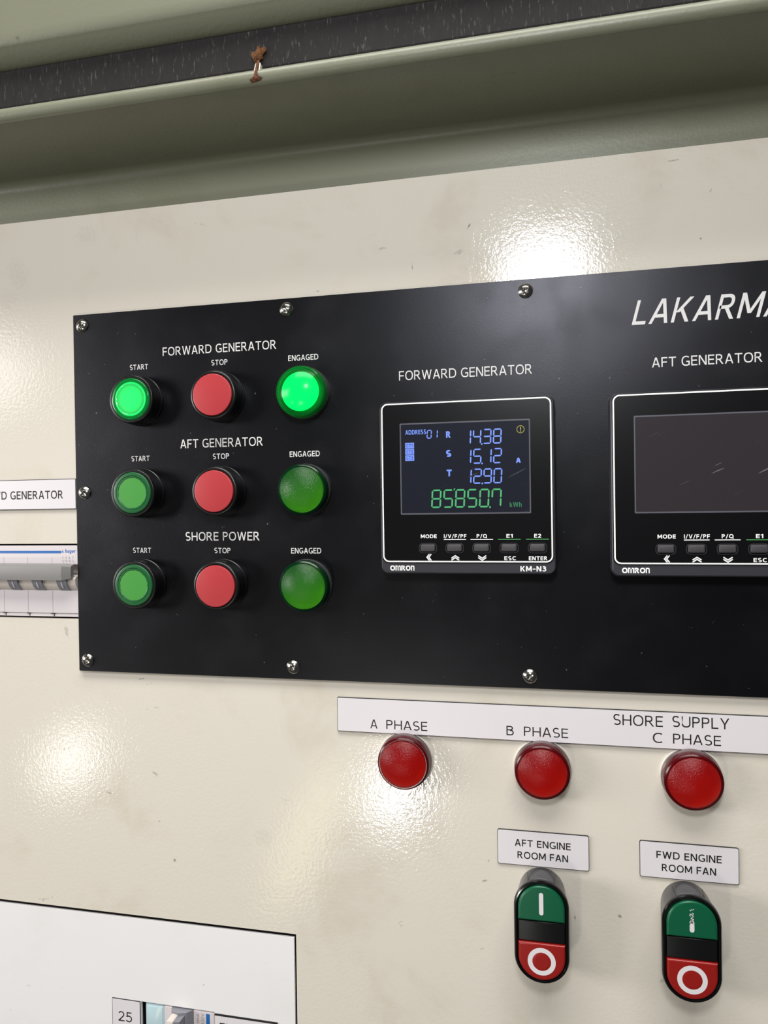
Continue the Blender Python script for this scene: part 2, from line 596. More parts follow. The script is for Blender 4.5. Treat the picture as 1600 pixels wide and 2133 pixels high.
def glyph(ch, t):
    """(advance width, polygons)"""
    h = t / 2
    r, d, pa = gl_rect, gl_diag, gl_path
    if ch == 'A':
        w_ = 0.82
        e = t * 0.53
        return w_, [d(e, 0, w_ / 2 - 0.02, 1, t), d(w_ - e, 0, w_ / 2 + 0.02, 1, t), r(0.2, w_ - 0.2, 0.24, 0.24 + t)]
    if ch == 'B':
        w_ = 0.70
        up = [(h, 1 - h), (0.36, 1 - h)] + gl_arc(0.36, 0.765, 0.27 - h, 0.235 - h, 90, -90, 14) + [(h, 0.53 + h)]
        lo = [(h, 0.53 + h), (0.38, 0.53 + h)] + gl_arc(0.38, 0.265 + h / 2, 0.32 - h, 0.265 - h / 2, 90, -90, 14) + [(h, h)]
        return w_, [r(0, t, 0, 1)] + pa(up, t) + pa(lo, t)
    if ch == 'C':
        return 0.74, pa(gl_arc(0.44, 0.5, 0.44 - h, 0.5 - h + 0.01, 52, 308, 30), t)
    if ch == 'D':
        return 0.82, [r(0, t, 0, 1)] + pa([(h, 1 - h), (0.34, 1 - h)] + gl_arc(0.34, 0.5, 0.48 - h, 0.5 - h, 90, -90, 26) + [(h, h)], t)
    if ch == 'E':
        return 0.62, [r(0, t, 0, 1), r(0, 0.62, 1 - t, 1), r(0, 0.58, 0.5 - h + 0.02, 0.5 + h + 0.02), r(0, 0.62, 0, t)]
    if ch == 'F':
        return 0.60, [r(0, t, 0, 1), r(0, 0.60, 1 - t, 1), r(0, 0.56, 0.49 - h, 0.49 + h)]
    if ch == 'G':
        return 0.82, pa(gl_arc(0.46, 0.5, 0.46 - h, 0.5 - h + 0.01, 50, 318, 30), t) + [r(0.82 - t, 0.82, 0.06, 0.50), r(0.48, 0.82, 0.50 - t, 0.50)]
    if ch == 'H':
        return 0.78, [r(0, t, 0, 1), r(0.78 - t, 0.78, 0, 1), r(0, 0.78, 0.5 - h, 0.5 + h)]
    if ch == 'I':
        return t, [r(0, t, 0, 1)]
    if ch == 'K':
        return 0.76, [r(0, t, 0, 1), d(0.12 + h, 0.40, 0.72 - h, 1, t), d(0.30, 0.58, 0.76 - t * 0.6, 0, t)]
    if ch == 'L':
        return 0.58, [r(0, t, 0, 1), r(0, 0.58, 0, t)]
    if ch == 'M':
        return 0.94, [r(0, t, 0, 1), r(0.94 - t, 0.94, 0, 1), d(t * 0.6, 1, 0.47, 0.18, t), d(0.94 - t * 0.6, 1, 0.47, 0.18, t)]
    if ch == 'N':
        return 0.78, [r(0, t, 0, 1), r(0.78 - t, 0.78, 0, 1), d(t * 0.62, 1, 0.78 - t * 0.62, 0, t)]
    if ch in 'OQ0':
        w_ = 0.64 if ch == '0' else 0.90
        g_ = pa(gl_arc(w_ / 2, 0.5, w_ / 2 - h, 0.5 - h + 0.01, 0, 360, 44), t)
        if ch == 'Q':
            g_.append(d(0.52, 0.28, 0.84, -0.06, t))
        return w_, g_
    if ch in 'PR':
        w_ = 0.66 if ch == 'P' else 0.76
        zb = 0.42
        b_ = 0.64
        bowl = [(h, 1 - h), (0.34, 1 - h)] + gl_arc(0.34, (1 + zb) / 2, b_ - 0.34 - h, (1 - zb) / 2 - h, 90, -90, 18) + [(h, zb + h)]
        g_ = [r(0, t, 0, 1)] + pa(bowl, t)
        if ch == 'R':
            g_.append(d(0.34, zb + h, w_ - t * 0.6, 0, t))
        return w_, g_
    if ch == 'S':
        w_ = 0.66
        zt = 0.5 + h * 0.6
        up = gl_arc(w_ / 2, (1.01 + zt - t) / 2 + h * 0.2, w_ / 2 - h - 0.02, (1.01 - zt) / 2 + h * 0.1, 38, 270, 24, 2.2)
        zl = up[-1][1]
        lo = gl_arc(w_ / 2, (zl - 0.01 + h) / 2, w_ / 2 - h, (zl + 0.01 - h) / 2, 90, -142, 24, 2.2)
        return w_, pa(up + lo[1:], t)
    if ch == 'T':
        return 0.74, [r(0, 0.74, 1 - t, 1), r(0.37 - h, 0.37 + h, 0, 1)]
    if ch == 'U':
        return 0.76, pa([(h, 1), (h, 0.34)] + gl_arc(0.38, 0.36, 0.38 - h, 0.36 - h + 0.01, 180, 360, 20) + [(0.76 - h, 1)], t)
    if ch == 'V':
        return 0.80, [d(t * 0.53, 1, 0.40, 0, t), d(0.80 - t * 0.53, 1, 0.40, 0, t)]
    if ch == 'W':
        e = t * 0.52
        return 1.16, [d(e, 1, 0.31, 0, t), d(0.58, 1, 0.31, 0, t), d(0.58, 1, 0.85, 0, t), d(1.16 - e, 1, 0.85, 0, t)]
    if ch == 'Y':
        return 0.78, [d(t * 0.6, 1, 0.39, 0.42, t), d(0.78 - t * 0.6, 1, 0.39, 0.42, t), r(0.39 - h, 0.39 + h, 0, 0.5)]
    if ch == '/':
        return 0.50, [d(0.07, -0.08, 0.43, 1.04, t * 0.8)]
    if ch == '-':
        return 0.46, [r(0, 0.46, 0.44 - h, 0.44 + h)]
    if ch == '+':
        return 0.60, [r(0, 0.6, 0.44 - h, 0.44 + h), r(0.3 - h, 0.3 + h, 0.14, 0.74)]
    if ch == '1':
        return 0.40, [r(0.40 - t, 0.40, 0, 1), d(0.06, 0.74, 0.40 - h, 1 - h * 0.6, t)]
    if ch == '2':
        a_ = gl_arc(0.31, 0.70, 0.31 - h, 0.30 - h + 0.01, 160, -25, 18, 2.1)
        return 0.64, pa(a_ + [(0.30, 0.32), (h + 0.01, t * 0.7)], t) + [r(0, 0.64, 0, t)]
    if ch == '3':
        up = gl_arc(0.29, 0.755, 0.30 - h, 0.255 - h, 150, -90, 18, 2.1)
        zl = up[-1][1]
        lo = gl_arc(0.29, zl / 2 + h / 2, 0.34 - h, zl / 2 - h / 2 + 0.01, 90, -150, 18, 2.1)
        return 0.63, pa(up, t) + pa([(0.2, zl)] + lo, t)
    if ch == '5':
        bo = gl_arc(0.29, 0.33, 0.34 - h, 0.33 - h + 0.01, 125, -150, 22, 2.1)
        return 0.63, [r(0.08, 0.58, 1 - t, 1), r(0.08, 0.08 + t, 0.52, 1)] + pa([(0.08 + h, 0.56)] + bo, t)
    if ch == '7':
        return 0.62, [r(0, 0.62, 1 - t, 1), d(0.56, 1 - t, 0.18, 0, t)]
    if ch in '69':
        g_ = pa(gl_arc(0.32, 0.32, 0.32 - h, 0.32 - h, 0, 360, 30, 2.1), t) + pa(gl_arc(0.36, 0.5, 0.36 - h, 0.5 - h, 70, 190, 16, 2.1), t)
        if ch == '9':
            g_ = [[(0.64 - x, 1 - z) for x, z in q] for q in g_]
        return 0.64, g_
    # small letters
    if ch == 'k':
        return 0.56, [r(0, t, 0, 1), d(0.10 + h, 0.24, 0.52 - h, 0.72, t), d(0.24, 0.40, 0.56 - t * 0.6, 0, t)]
    if ch == 'h':
        return 0.56, [r(0, t, 0, 1)] + pa([(h, 0.4)] + gl_arc(0.28, 0.42, 0.28 - h, 0.31 - h, 170, 0, 14) + [(0.56 - h, 0)], t)
    if ch == 'a':
        return 0.56, [r(0.56 - t, 0.56, 0, 0.72)] + pa(gl_arc(0.28, 0.36, 0.28 - h, 0.36 - h, 0, 360, 26), t)
    if ch == 'g':
        return 0.56, pa(gl_arc(0.28, 0.36, 0.28 - h, 0.36 - h, 0, 360, 26), t) + pa([(0.56 - h, 0.72), (0.56 - h, 0.0)] + gl_arc(0.28, -0.02, 0.28 - h, 0.22 - h, 0, -150, 12), t)
    if ch == 'e':
        return 0.56, pa(gl_arc(0.28, 0.36, 0.28 - h, 0.36 - h, 0, 315, 24), t) + [r(h, 0.56 - h * 0.6, 0.36 - h, 0.36 + h * 0.6)]
    if ch == 'r':
        return 0.38, [r(0, t, 0, 0.72)] + pa(gl_arc(0.32, 0.40, 0.32 - h, 0.32 - h, 180, 75, 10), t)
    if ch in 'mn':          # tall rounded letters of the maker's mark
        w_ = 0.80 if ch == 'n' else 1.15
        g_ = pa([(h, 0), (h, 1 - h), (w_ - h - 0.2, 1 - h)] + gl_arc(w_ - h - 0.2, 0.72, 0.2, 0.28 - h, 90, 0, 8) + [(w_ - h, 0)], t)
        if ch == 'm':
            g_.append(r(w_ / 2 - h, w_ / 2 + h, 0, 1))
        return w_, g_
    return 0.42, []


def set_text(txt, t, gap):
    x = 0.0
    polys = []
    for ch in txt:
        w_, g_ = glyph(ch, t)
        for q in g_:
            polys.append([(px + x, pz) for px, pz in q])
        x += w_ + (gap if ch != ' ' else 0)
    xs = [p[0] for q in polys for p in q]
    return polys, min(xs), max(xs)


def lettering(parent, txt, x0, x1, z, cap, h, m, weight=0.135, shear=0.0, ref=None, name='lettering', rot=0, gap=0.15):
    """writing from x0 to x1 on base line z with capitals cap mm high; ref: the letters of txt that span x0..x1 when txt runs further"""
    polys, a0, a1 = set_text(txt, weight, gap)
    if ref:
        _, r0, r1 = set_text(ref, weight, gap)
        sx = (x1 - x0 - (shear * cap if False else 0)) / (r1 - r0)
        if txt.endswith(ref) and not txt.startswith(ref):
            x0 = x1 - (a1 - a0) * sx
    else:
        sx = (x1 - x0) / (a1 - a0)
    bm = bmesh.new()
    for iq, q in enumerate(polys):
        pts = []
        for (px, pz) in q:
            dx, dz = (px - a0) * sx + shear * pz * cap, pz * cap
            if rot:
                dx, dz = dz, -dx
            pts.append((x0 + dx, z + dz))
        stack(bm, [lay(pts, h - 0.01), lay(pts, h + INK + 0.004 * (iq % 5))])
    return finish(name, bm, m, parent, 0)


# ------------------------------------------------------------------ setting: cabinet front, interior, top frame
XL, XR = -620, 480
bm = bmesh.new()
plate_with_holes(bm, XL, XR, -620, 182.8, -3, 0, [(-363, -289.9, -68.2, -21.0), (-600, -150.7, -600, -250.4)])
wf = struct(finish('wall_front', bm, M['cream'], smooth=0, loc=at(0, 0)))
bm = bmesh.new()
box(bm, XL, XR, -620, 181, -62, -60)
struct(finish('wall_back', bm, M['dark_void'], smooth=0, loc=at(0, 0)))
# bent top sheet: upright strip behind the front plate, tight bend, underside running out to the lip
prof = [(-12, 120), (-12, 207.0)]
for i in range(1, 9):
    t = i / 8 * PI / 2
    prof.append((-12 + 6.0 * (1 - math.cos(t)), 207.0 + 6.0 * math.sin(t)))
prof += [(30, 214.2), (57.0, 217.5), (57.0, 219.0), (-8, 219), (-14, 218), (-14, 120)]
bm = bmesh.new()
extrude_x(bm, prof, XL, XR)
struct(finish('ceiling', bm, M['trim'], loc=at(0, 0), smooth=40))
# rolled lip
prof = [(53, 218.0), (56.2, 217.6), (56.4, 212.6), (57.2, 212.0), (58.6, 211.6), (59.6, 212.2)]
for i in range(1, 13):
    t = -PI / 2 + i / 12 * PI * 0.95
    prof.append((57.6 + 3.2 * math.cos(t), 216.1 + 3.6 * math.sin(t)))
prof += [(56.0, 219.8), (53, 219.8)]
bm = bmesh.new()
extrude_x(bm, prof, XL, XR)
struct(finish('trim_1', bm, M['trim'], loc=at(0, 0), smooth=50))
# hood above the seal: shaded lower face, rounded edge, front
prof = [(50, 243.4), (55.4, 243.2), (63.4, 247.4)]
for i in range(0, 9):
    t = i / 8
    prof.append((64.2 + 2.6 * math.sin(t * PI / 2), 248.2 + 7.5 * t * t + 1.0 * t))
prof += [(67.2, 262), (68.6, 350), (50, 350)]
bm = bmesh.new()
extrude_x(bm, prof, XL, XR)
struct(finish('trim_2', bm, M['trim'], loc=at(0, 0), smooth=30))

# ------------------------------------------------------------------ door seal and rust
bm = bmesh.new()
extrude_x(bm, [(50, 219.7), (53, 219.7), (53, 220.9), (55.8, 221.2), (56.2, 222), (56.2, 240.8), (55.6, 241.5), (53, 241.7), (53, 243.3), (50, 243.3)], XL, XR)
tag(finish('door_seal', bm, M['gasket'], loc=at(0, 0), smooth=0), 'dark grey foam sealing strip along the cabinet top edge, above the pale lip', 'seal')
rc = thing('rusty_clip', -142.6, 215.2, 'small rusty brown clip sticking over the pale lip below the dark foam seal', 'clip', h=58)
bm = bmesh.new()
pts = []
for (ww, z, h) in ((2.8, -2.2, 1.9), (3.6, -1.4, 2.9), (1.4, -0.4, 3.2), (0.8, 1.4, 3.2), (0.75, 4.4, 2.0), (0.75, 8.2, 0.0), (0.9, 9.6, -0.4)):
    pts.append([(-ww, z, h - 1.6), (ww * 0.8, z + 0.35, h - 1.6), (ww * 0.8, z + 0.35, h), (-ww, z, h)])
stack(bm, pts)
finish('stem', bm, M['rust'], rc, 0)
bm = bmesh.new()
for s_ in (-1, 1):
    q = [(s_ * 0.85, 0.9), (s_ * 1.6, 0.9), (s_ * 1.5, 7.4), (s_ * 0.95, 8.2)]
    stack(bm, [lay(q, -1.8), lay(q[:2], 2.7) + lay(q[2:], 0.2)])
finish('chipped_paint', bm, M['paint_white'], rc, 0)
bm = bmesh.new()
bmesh.ops.create_icosphere(bm, subdivisions=3, radius=1)
random.seed(4)
for v in bm.verts:
    j = 1 + 0.22 * math.sin(7 * v.co.x + 3 * v.co.z) + 0.1 * random.random()
    x, y, z = v.co
    v.co = P(x * 3.5 * j + 0.5 * z, 12.9 + z * 3.4 * j + 0.9 * x, -1.0 - y * 1.6 * j)
finish('rust_lump', bm, M['rust_orange'], rc, 0)

# ------------------------------------------------------------------ black control panel
PH = 3.0
cp = thing('control_panel', -10, 10.4, 'large black metal control panel with white engraved generator lettering', 'control panel')
PX, PZ = -10, 10.4
bm = bmesh.new()
rr_solid(bm, 60.6 - PX, 10.3 - PZ, 699.8, 220.3, 0.6, [(0, 0.02), (0, PH - 0.25), (0.25, PH)], 3)
finish('plate', bm, M['panel'], cp, 30)


def ptext(t, x0, x1, z, cap, weight=0.135, **kw):
    return lettering(cp, t, x0 - PX, x1 - PX, z - PZ, cap, PH, M['engraved_white'], weight, name='engraved_lettering', **kw)


ptext('FORWARD GENERATOR', -228.6, -156.2, 91.8, 5.1)
ptext('AFT GENERATOR', -218.0, -165.4, 36.0, 5.2)
ptext('SHORE POWER', -215.5, -168.4, -19.3, 5.05)
for z in (84.5, 29.1, -26.65):
    ptext('START', -250.6, -238.5, z, 3.15, 0.16)
    ptext('STOP', -197.0, -186.8, z - 0.15, 3.2, 0.16)
    ptext('ENGAGED', -149.0, -130.8, z - 0.3, 3.22, 0.16)
ptext('FORWARD GENERATOR', -83.8, -10.9, 69.7, 5.15, 0.12)
ptext('AFT GENERATOR', 50.15, 102.8, 69.6, 5.0, 0.125)
ptext('LAKARMA', 40.3, 101.6, 92.2, 12.6, 0.135, shear=0.26, ref='LAKARM')


# ------------------------------------------------------------------ panel screws
def screw_mesh(ang):
    bm = bmesh.new()
    R = 3.95
    nr, na = 22, 72
    base = [bm.verts.new(P(R * math.cos(2 * PI * i / na), R * math.sin(2 * PI * i / na), -0.4)) for i in range(na)]
    prev = base
    for k in range(nr):
        r = R * (1 - (k / nr) ** 1.05)
        ring = []
        for i in range(na):
            a = 2 * PI * i / na
            x, z = r * math.cos(a), r * math.sin(a)
            h = 0.55 + 1.75 * (1 - (r / R) ** 2.6)
            u = abs(x * math.cos(ang) + z * math.sin(ang))
            q = abs(-x * math.sin(ang) + z * math.cos(ang))
            if (u < 0.42 and q < 2.0) or (q < 0.42 and u < 2.0):
                h -= 1.1 * max(0.25, 1 - r / 2.6)
            ring.append(bm.verts.new(P(x, z, h)))
        for i in range(na):
            j = (i + 1) % na
            bm.faces.new((prev[i], prev[j], ring[j], ring[i]))
        prev = ring
    bm.faces.new(prev)
    return bm


SCREWS = [(-282.9, 113.6, 0.75, 'steel cross-head screw in the top left corner of the black panel'),
          (-149.6, 114.2, 0.2, 'steel cross-head screw on the panel top edge above the lit ENGAGED lamp'),
          (-13.8, 114.2, 0.62, 'steel cross-head screw on the panel top edge below the bright glare'),
          (-283.2, 10.6, 0.9, 'steel cross-head screw halfway down the left edge of the black panel'),
          (-283.0, -93.1, 0.1, 'steel cross-head screw in the bottom left corner of the black panel'),
          (-148.8, -92.8, 0.35, 'steel cross-head screw on the panel bottom edge under the ENGAGED column'),
          (-14.0, -93.2, 0.5, 'steel cross-head screw on the panel bottom edge below the lit meter')]
for x, z, a, lb in SCREWS:
    o = finish('panel_screw', screw_mesh(a), M['chrome'], None, 40, at(x, z, PH))
    tag(o, lb, 'screw', 'cross-head screws holding the black panel')


# ------------------------------------------------------------------ push buttons and pilot lights on the panel
def bezel(parent, r_front, r_rear, hf, r_in, depth):
    bm = bmesh.new()
    prof = [(r_rear - 0.5, 0.0), (r_rear, 0.3), (r_rear, 2.2), (r_rear - 0.35, 2.5), (r_rear - 0.35, 2.9), (r_rear - 0.1, 3.2)]
    prof += [(r_rear - 0.3, hf * 0.6)]
    prof += arc(r_rear - 0.6, hf - 1.6, r_front - 0.35, hf, 5, True)[:]
    prof += [(r_in + 0.25, hf), (r_in, hf - 0.25), (r_in, hf - depth)]
    lathe(bm, prof, 72, True, True)
    return finish('body', bm, M['black_plastic'], parent, 30)


def start_button(x, z, label, lit):
    t = thing('illuminated_pushbutton', x, z, label, 'push button', 'round green START push buttons on the black panel', PH)
    bezel(t, 13.9, 15.0, 11.6, 12.35, 3)
    bm = bmesh.new()
    prof = [(12.3, 8.7), (12.3, 11.6)] + arc(12.3, 11.6, 11.5, 12.3, 4, True)
    prof += [(10.3, 12.35), (10.0, 11.9)]
    lathe(bm, prof, 72, True, False)
    finish('lens_rim', bm, M['start_edge_glow'] if lit else M['green_ring_insert'], t, 30)
    bm = bmesh.new()
    # inner ring with small notches round the disc
    n = 96
    rings = []
    for (r, h) in ((10.05, 11.7), (9.95, 12.15), (9.35, 12.2), (9.0, 12.0)):
        rings.append([((r - (0.22 if (i % 12) < 2 and r < 9.6 else 0)) * math.cos(2 * PI * i / n), (r - (0.22 if (i % 12) < 2 and r < 9.6 else 0)) * math.sin(2 * PI * i / n), h) for i in range(n)])
    stack(bm, rings, True, False)
    finish('notched_ring', bm, M['start_rim_glow'] if lit else M['green_ring_insert'], t, 30)
    bm = bmesh.new()
    lathe(bm, [(9.3, 11.6), (9.3, 11.95), (6, 12.0), (0.4, 12.02)], 72, True, True)
    finish('lamp_disc', bm, M['start_glow'] if lit else M['green_insert'], t, 30)
    return t


def stop_button(x, z, label):
    t = thing('stop_pushbutton', x, z, label, 'push button', 'round red STOP push buttons on the black panel', PH)
    bezel(t, 13.2, 15.0, 12.0, 12.35, 3)
    bm = bmesh.new()
    prof = [(12.05, 9.2), (12.05, 12.5)] + arc(12.05, 12.5, 11.5, 12.9, 3, True) + [(0.3, 12.95)]
    lathe(bm, prof, 72, True, True)
    finish('cap', bm, M['red_cap'], t, 30)
    return t


def pilot(x, z, label, group, h0, lens, flange, ring, inner, washer=False, name='pilot_light'):
    t = thing(name, x, z, label, 'indicator lamp', group, h0)
    if washer:
        bm = bmesh.new()
        lathe(bm, [(15.6, 0.0), (15.6, 0.7), (15.3, 1.0), (14.0, 1.0)], 72, True, True)
        finish('washer', bm, M['washer'], t, 30)
    bm = bmesh.new()
    lathe(bm, [(14.6, 0.02), (15.0, 0.4), (15.0, 2.6), (14.5, 3.4), (14.3, 4.2), (13.0, 4.3)], 72, True, True)
    finish('base_ring', bm, ring, t, 30)
    bm = bmesh.new()
    prof = [(14.2, 4.3)] + arc(14.75, 4.9, 14.2, 8.8, 6, True) + [(13.5, 9.3), (12.95, 9.3), (12.85, 8.8)]
    lathe(bm, prof, 72, False, False)
    finish('lens_flange', bm, flange, t, 30)
    bm = bmesh.new()
    prof = [(12.8, 8.9), (12.7, 9.7)]
    RS = 20.0
    for i in range(0, 13):
        r_ = 12.6 * (1 - i / 12) + 0.2
        prof.append((r_, 10.0 + math.sqrt(RS * RS - r_ * r_) - math.sqrt(RS * RS - 12.8 ** 2)))
    lathe(bm, prof, 72, False, True)
    finish('lens', bm, lens, t, 40)
    bm = bmesh.new()
    if inner == 'lit':
        lathe(bm, [(11.0, 8.4), (10.6, 8.9), (0.3, 9.0)], 72, True, True)
        finish('lamp_disc', bm, M['engaged_glow'], t, 30)
    else:
        lathe(bm, [(13.0, 8.2), (11.8, 6.4), (9.5, 5.0), (3.0, 4.4), (0.2, 4.4)], 64, False, True)
        finish('reflector', bm, M['reflector'], t, 40)
    return t


ROWS = ((65.1, 'FORWARD GENERATOR', 'top'), (9.65, 'AFT GENERATOR', 'middle'), (-45.0, 'SHORE POWER', 'bottom'))
for z, nm, row in ROWS:
    lit = row == 'top'
    start_button(-243.4, z, ('glowing bright green' if lit else 'unlit dull green') + ' START button under %s, %s row' % (nm.lower(), row), lit)
    stop_button(-190.9, z, 'red STOP button in the %s row, under the %s heading' % (row, nm.lower()))
    pilot(-139.1, z, ('glowing bright green' if lit else 'unlit dark green domed') + ' ENGAGED lamp in the %s row of %s' % (row, nm.lower()),
          'green ENGAGED lamps on the black panel', PH, M['lit_dome'] if lit else M['green_lens'], M['lit_flange'] if lit else M['green_flange'],
          M['grey_ring'], 'lit' if lit else 'cup')
for x, nm in ((-83.5, 'A PHASE'), (-8.1, 'B PHASE'), (67.4, 'C PHASE')):
    pilot(x, -143.1, 'red domed lamp on the cream front under the words %s' % nm, 'red phase lamps under the shore supply label', 0,
          M['red_lens'], M['red_flange'], M['silver_ring'], 'cup', True)


# ------------------------------------------------------------------ power meters
SEG = {'0': 'abcdef', '1': 'bc', '2': 'abged', '3': 'abgcd', '4': 'fgbc', '5': 'afgcd', '6': 'afgedc', '7': 'fabc', '8': 'abcdefg', '9': 'abcdfg'}


def seg_digits(bm, text, x_right, z, wd, hh, pitch, th, skew, h):
    """slanted seven-segment digits ending at x_right"""
    n = len(text)
    g = th * 0.22

    def sk(q):
        return [(x + (zz - z) * skew, zz) for x, zz in q]
    for i, ch in enumerate(text):
        x0 = x_right - wd - (n - 1 - i) * pitch
        x1 = x0 + wd
        zm = z + hh / 2
        t2 = th / 2

        def hor(zz):
            return [(x0 + g + t2, zz), (x0 + g + th, zz + t2), (x1 - g - th, zz + t2), (x1 - g - t2, zz), (x1 - g - th, zz - t2), (x0 + g + th, zz - t2)]

        def ver(xx, za, zb):
            return [(xx, za + g), (xx + t2, za + g + t2), (xx + t2, zb - g - t2), (xx, zb - g), (xx - t2, zb - g - t2), (xx - t2, za + g + t2)]
        S = {'a': hor(z + hh - t2), 'g': hor(zm), 'd': hor(z + t2), 'f': ver(x0 + t2, zm, z + hh - t2), 'b': ver(x1 - t2, zm, z + hh - t2),
             'e': ver(x0 + t2, z + t2, zm), 'c': ver(x1 - t2, z + t2, zm)}
        for s in SEG[ch]:
            q = sk(S[s])
            stack(bm, [lay(q, h), lay(q, h + INK)])


def disc(bm, cx, cz, r, h0, h1, n=20):
    q = [(cx + r * math.cos(2 * PI * i / n), cz + r * math.sin(2 * PI * i / n)) for i in range(n)]
    stack(bm, [lay(q, h0), lay(q, h1)])


def circle(cx, cz, r, n=48):
    return [(cx + r * math.cos(2 * PI * i / n), cz + r * math.sin(2 * PI * i / n)) for i in range(n)]


MH = 11.0        # bezel depth over the panel


def meter(cx, cz, label, lit):
    t = thing('power_meter', cx, cz, label, 'power meter', 'square black power meters on the panel', PH)

    def X(v):
        return v + 46.3        # the first meter's readings are taken about its own centre

    def Zz(v):
        return v - 9.5
    W = 94.0
    bm = bmesh.new()
    rr_solid(bm, 0, 0, W, W, 4.2, [(0.6, 0.0), (0.6, 1.2), (0, 1.6), (0, MH - 2.4), (0.5, MH - 0.9), (1.0, MH - 0.5)], 8)
    finish('case', bm, M['meter_body'], t, 30)
    # sloped bottom band and flat face
    fw0, fw1, fz0, fz1 = X(-92.3), X(-0.7), Zz(-31.4), Zz(55.9)
    bm = bmesh.new()
    rr_solid(bm, (fw0 + fw1) / 2, (fz0 + fz1) / 2, fw1 - fw0, fz1 - fz0, 3.6, [(0, MH - 3), (0, MH - 0.3), (0.25, MH)], 8)
    finish('face', bm, M['meter_face'], t, 30)
    bm = bmesh.new()
    bx, bz, bw, bh = (X(-92.0) + X(-0.9)) / 2, (Zz(-31.1) + Zz(55.6)) / 2, 91.1, 86.7
    ring_flat(bm, rrect(bx, bz, bw - 0.3, bh - 0.3, 3.5), rrect(bx, bz, bw - 1.8, bh - 1.8, 2.8), MH - 0.05, MH + INK)
    finish('border_line', bm, M['white_ink'], t, 0)
    # display
    sx0, sx1, sz0, sz1 = X(-81.6), X(-12.0), Zz(-5.15), Zz(44.4)
    sc = None
    bm = bmesh.new()
    ring_flat(bm, rrect((sx0 + sx1) / 2, (sz0 + sz1) / 2, sx1 - sx0, sz1 - sz0, 0.5, 3), rrect((sx0 + sx1) / 2, (sz0 + sz1) / 2, sx1 - sx0 - 1.3, sz1 - sz0 - 1.5, 0.4, 3), MH - 0.2, MH + 0.10)
    finish('screen_frame', bm, M['screen_edge'], t, 0)
    bm = bmesh.new()
    box(bm, sx0 + 0.6, sx1 - 0.6, sz0 + 0.7, sz1 - 0.7, MH - 0.2, MH + 0.05)
    sc = finish('screen', bm, M['screen_lit'] if lit else M['screen_off'], t, 0)
    HS = MH + 0.05
    if lit:
        bm = bmesh.new()
        sk = 0.055
        for txt, z in (('1438', 31.85), ('1512', 21.5), ('1290', 10.9)):
            seg_digits(bm, txt, X(-27.0), Zz(z), 4.55, 8.05, 5.35, 0.72, sk, HS)
            disc(bm, X(-27.0) - 2 * 5.35 + 0.45, Zz(z) + 0.1, 0.45, HS, HS + INK)
        seg_digits(bm, '01', X(-60.9), Zz(35.7), 2.75, 4.75, 3.25, 0.55, sk, HS)
        finish('current_digits', bm, M['lcd_blue'], sc, 0)
        bm = bmesh.new()
        seg_digits(bm, '858507', X(-27.5), Zz(-1.75), 5.35, 9.95, 6.42, 0.85, sk, HS)
        disc(bm, X(-27.5) - 6.42 + 0.55, Zz(-1.75) + 0.1, 0.5, HS, HS + INK)
        q = [(X(-27.5) - 4 * 6.42 + 0.55, Zz(7.6)), (X(-27.5) - 4 * 6.42 + 0.95, Zz(7.6)), (X(-27.5) - 4 * 6.42 + 1.6, Zz(8.7)), (X(-27.5) - 4 * 6.42 + 0.8, Zz(8.7))]
        stack(bm, [lay(q, HS), lay(q, HS + INK)])
        finish('energy_digits', bm, M['lcd_green'], sc, 0)

        def lt(s, a, b, z, cap, m, wt=0.19, **kw):
            return lettering(sc, s, X(a), X(b), Zz(z), cap, HS, m, wt, name='screen_lettering', **kw)
        lt('ADDRESS', -78.5, -67.1, 38.25, 2.45, M['lcd_blue'])
        lt('R', -56.3, -53.8, 35.8, 3.5, M['lcd_blue'], 0.24)
        lt('S', -56.4, -53.6, 25.6, 3.55, M['lcd_blue'], 0.24)
        lt('T', -56.2, -53.5, 15.2, 3.6, M['lcd_blue'], 0.24)
        lt('A', -19.5, -17.0, 21.45, 2.65, M['lcd_blue'], 0.24)
        lt('kWh', -23.0, -16.8, -1.7, 2.5, M['lcd_dim_green'], 0.16)
        for s, z0_, z1_ in (('CT1', 30.75, 33.85), ('CT2', 27.4, 30.45), ('CT3', 24.0, 27.08)):
            bm = bmesh.new()
            box(bm, X(-78.7), X(-73.8), Zz(z0_), Zz(z1_), HS, HS + 0.02)
            pl = finish('phase_marker', bm, M['lcd_blue'], sc, 0)
            lettering(sc, s, X(-78.0), X(-74.5), Zz(z0_ + 0.62), 1.85, HS + 0.03, M['lcd_dark'], 0.17, name='screen_lettering')
        bm = bmesh.new()
        ring_flat(bm, circle(X(-16.95), Zz(39.0), 2.05), circle(X(-16.95), Zz(39.0), 1.75), HS, HS + INK)
        box(bm, X(-17.2), X(-16.7), Zz(38.75), Zz(40.2), HS, HS + INK)
        disc(bm, X(-16.95), Zz(38.05), 0.28, HS, HS + INK)
        finish('warning_symbol', bm, M['lcd_yellow'], sc, 0)
    # keys
    for kx in (-66.9, -52.45, -38.05, -23.6, -8.95):
        bm = bmesh.new()
        ring_flat(bm, rrect(X(kx), Zz(-23.35), 9.8, 5.4, 2.0), rrect(X(kx), Zz(-23.35), 9.2, 4.8, 1.8), MH - 0.1, MH + 0.25)
        kr = finish('key_surround', bm, M['meter_body'], t, 0)
        bm = bmesh.new()
        rr_solid(bm, X(kx), Zz(-23.2), 8.0, 4.0, 0.9, [(0, MH - 0.2), (0, MH + 0.5), (0.3, MH + 0.9), (0.8, MH + 1.05)], 5)
        finish('key', bm, M['key'], t, 35)

    def mt(s, a, b, z, cap, m=M['white_ink'], wt=0.20, nm='key_lettering', h=MH):
        return lettering(t, s, X(a), X(b), Zz(z), cap, h, m, wt, name=nm)
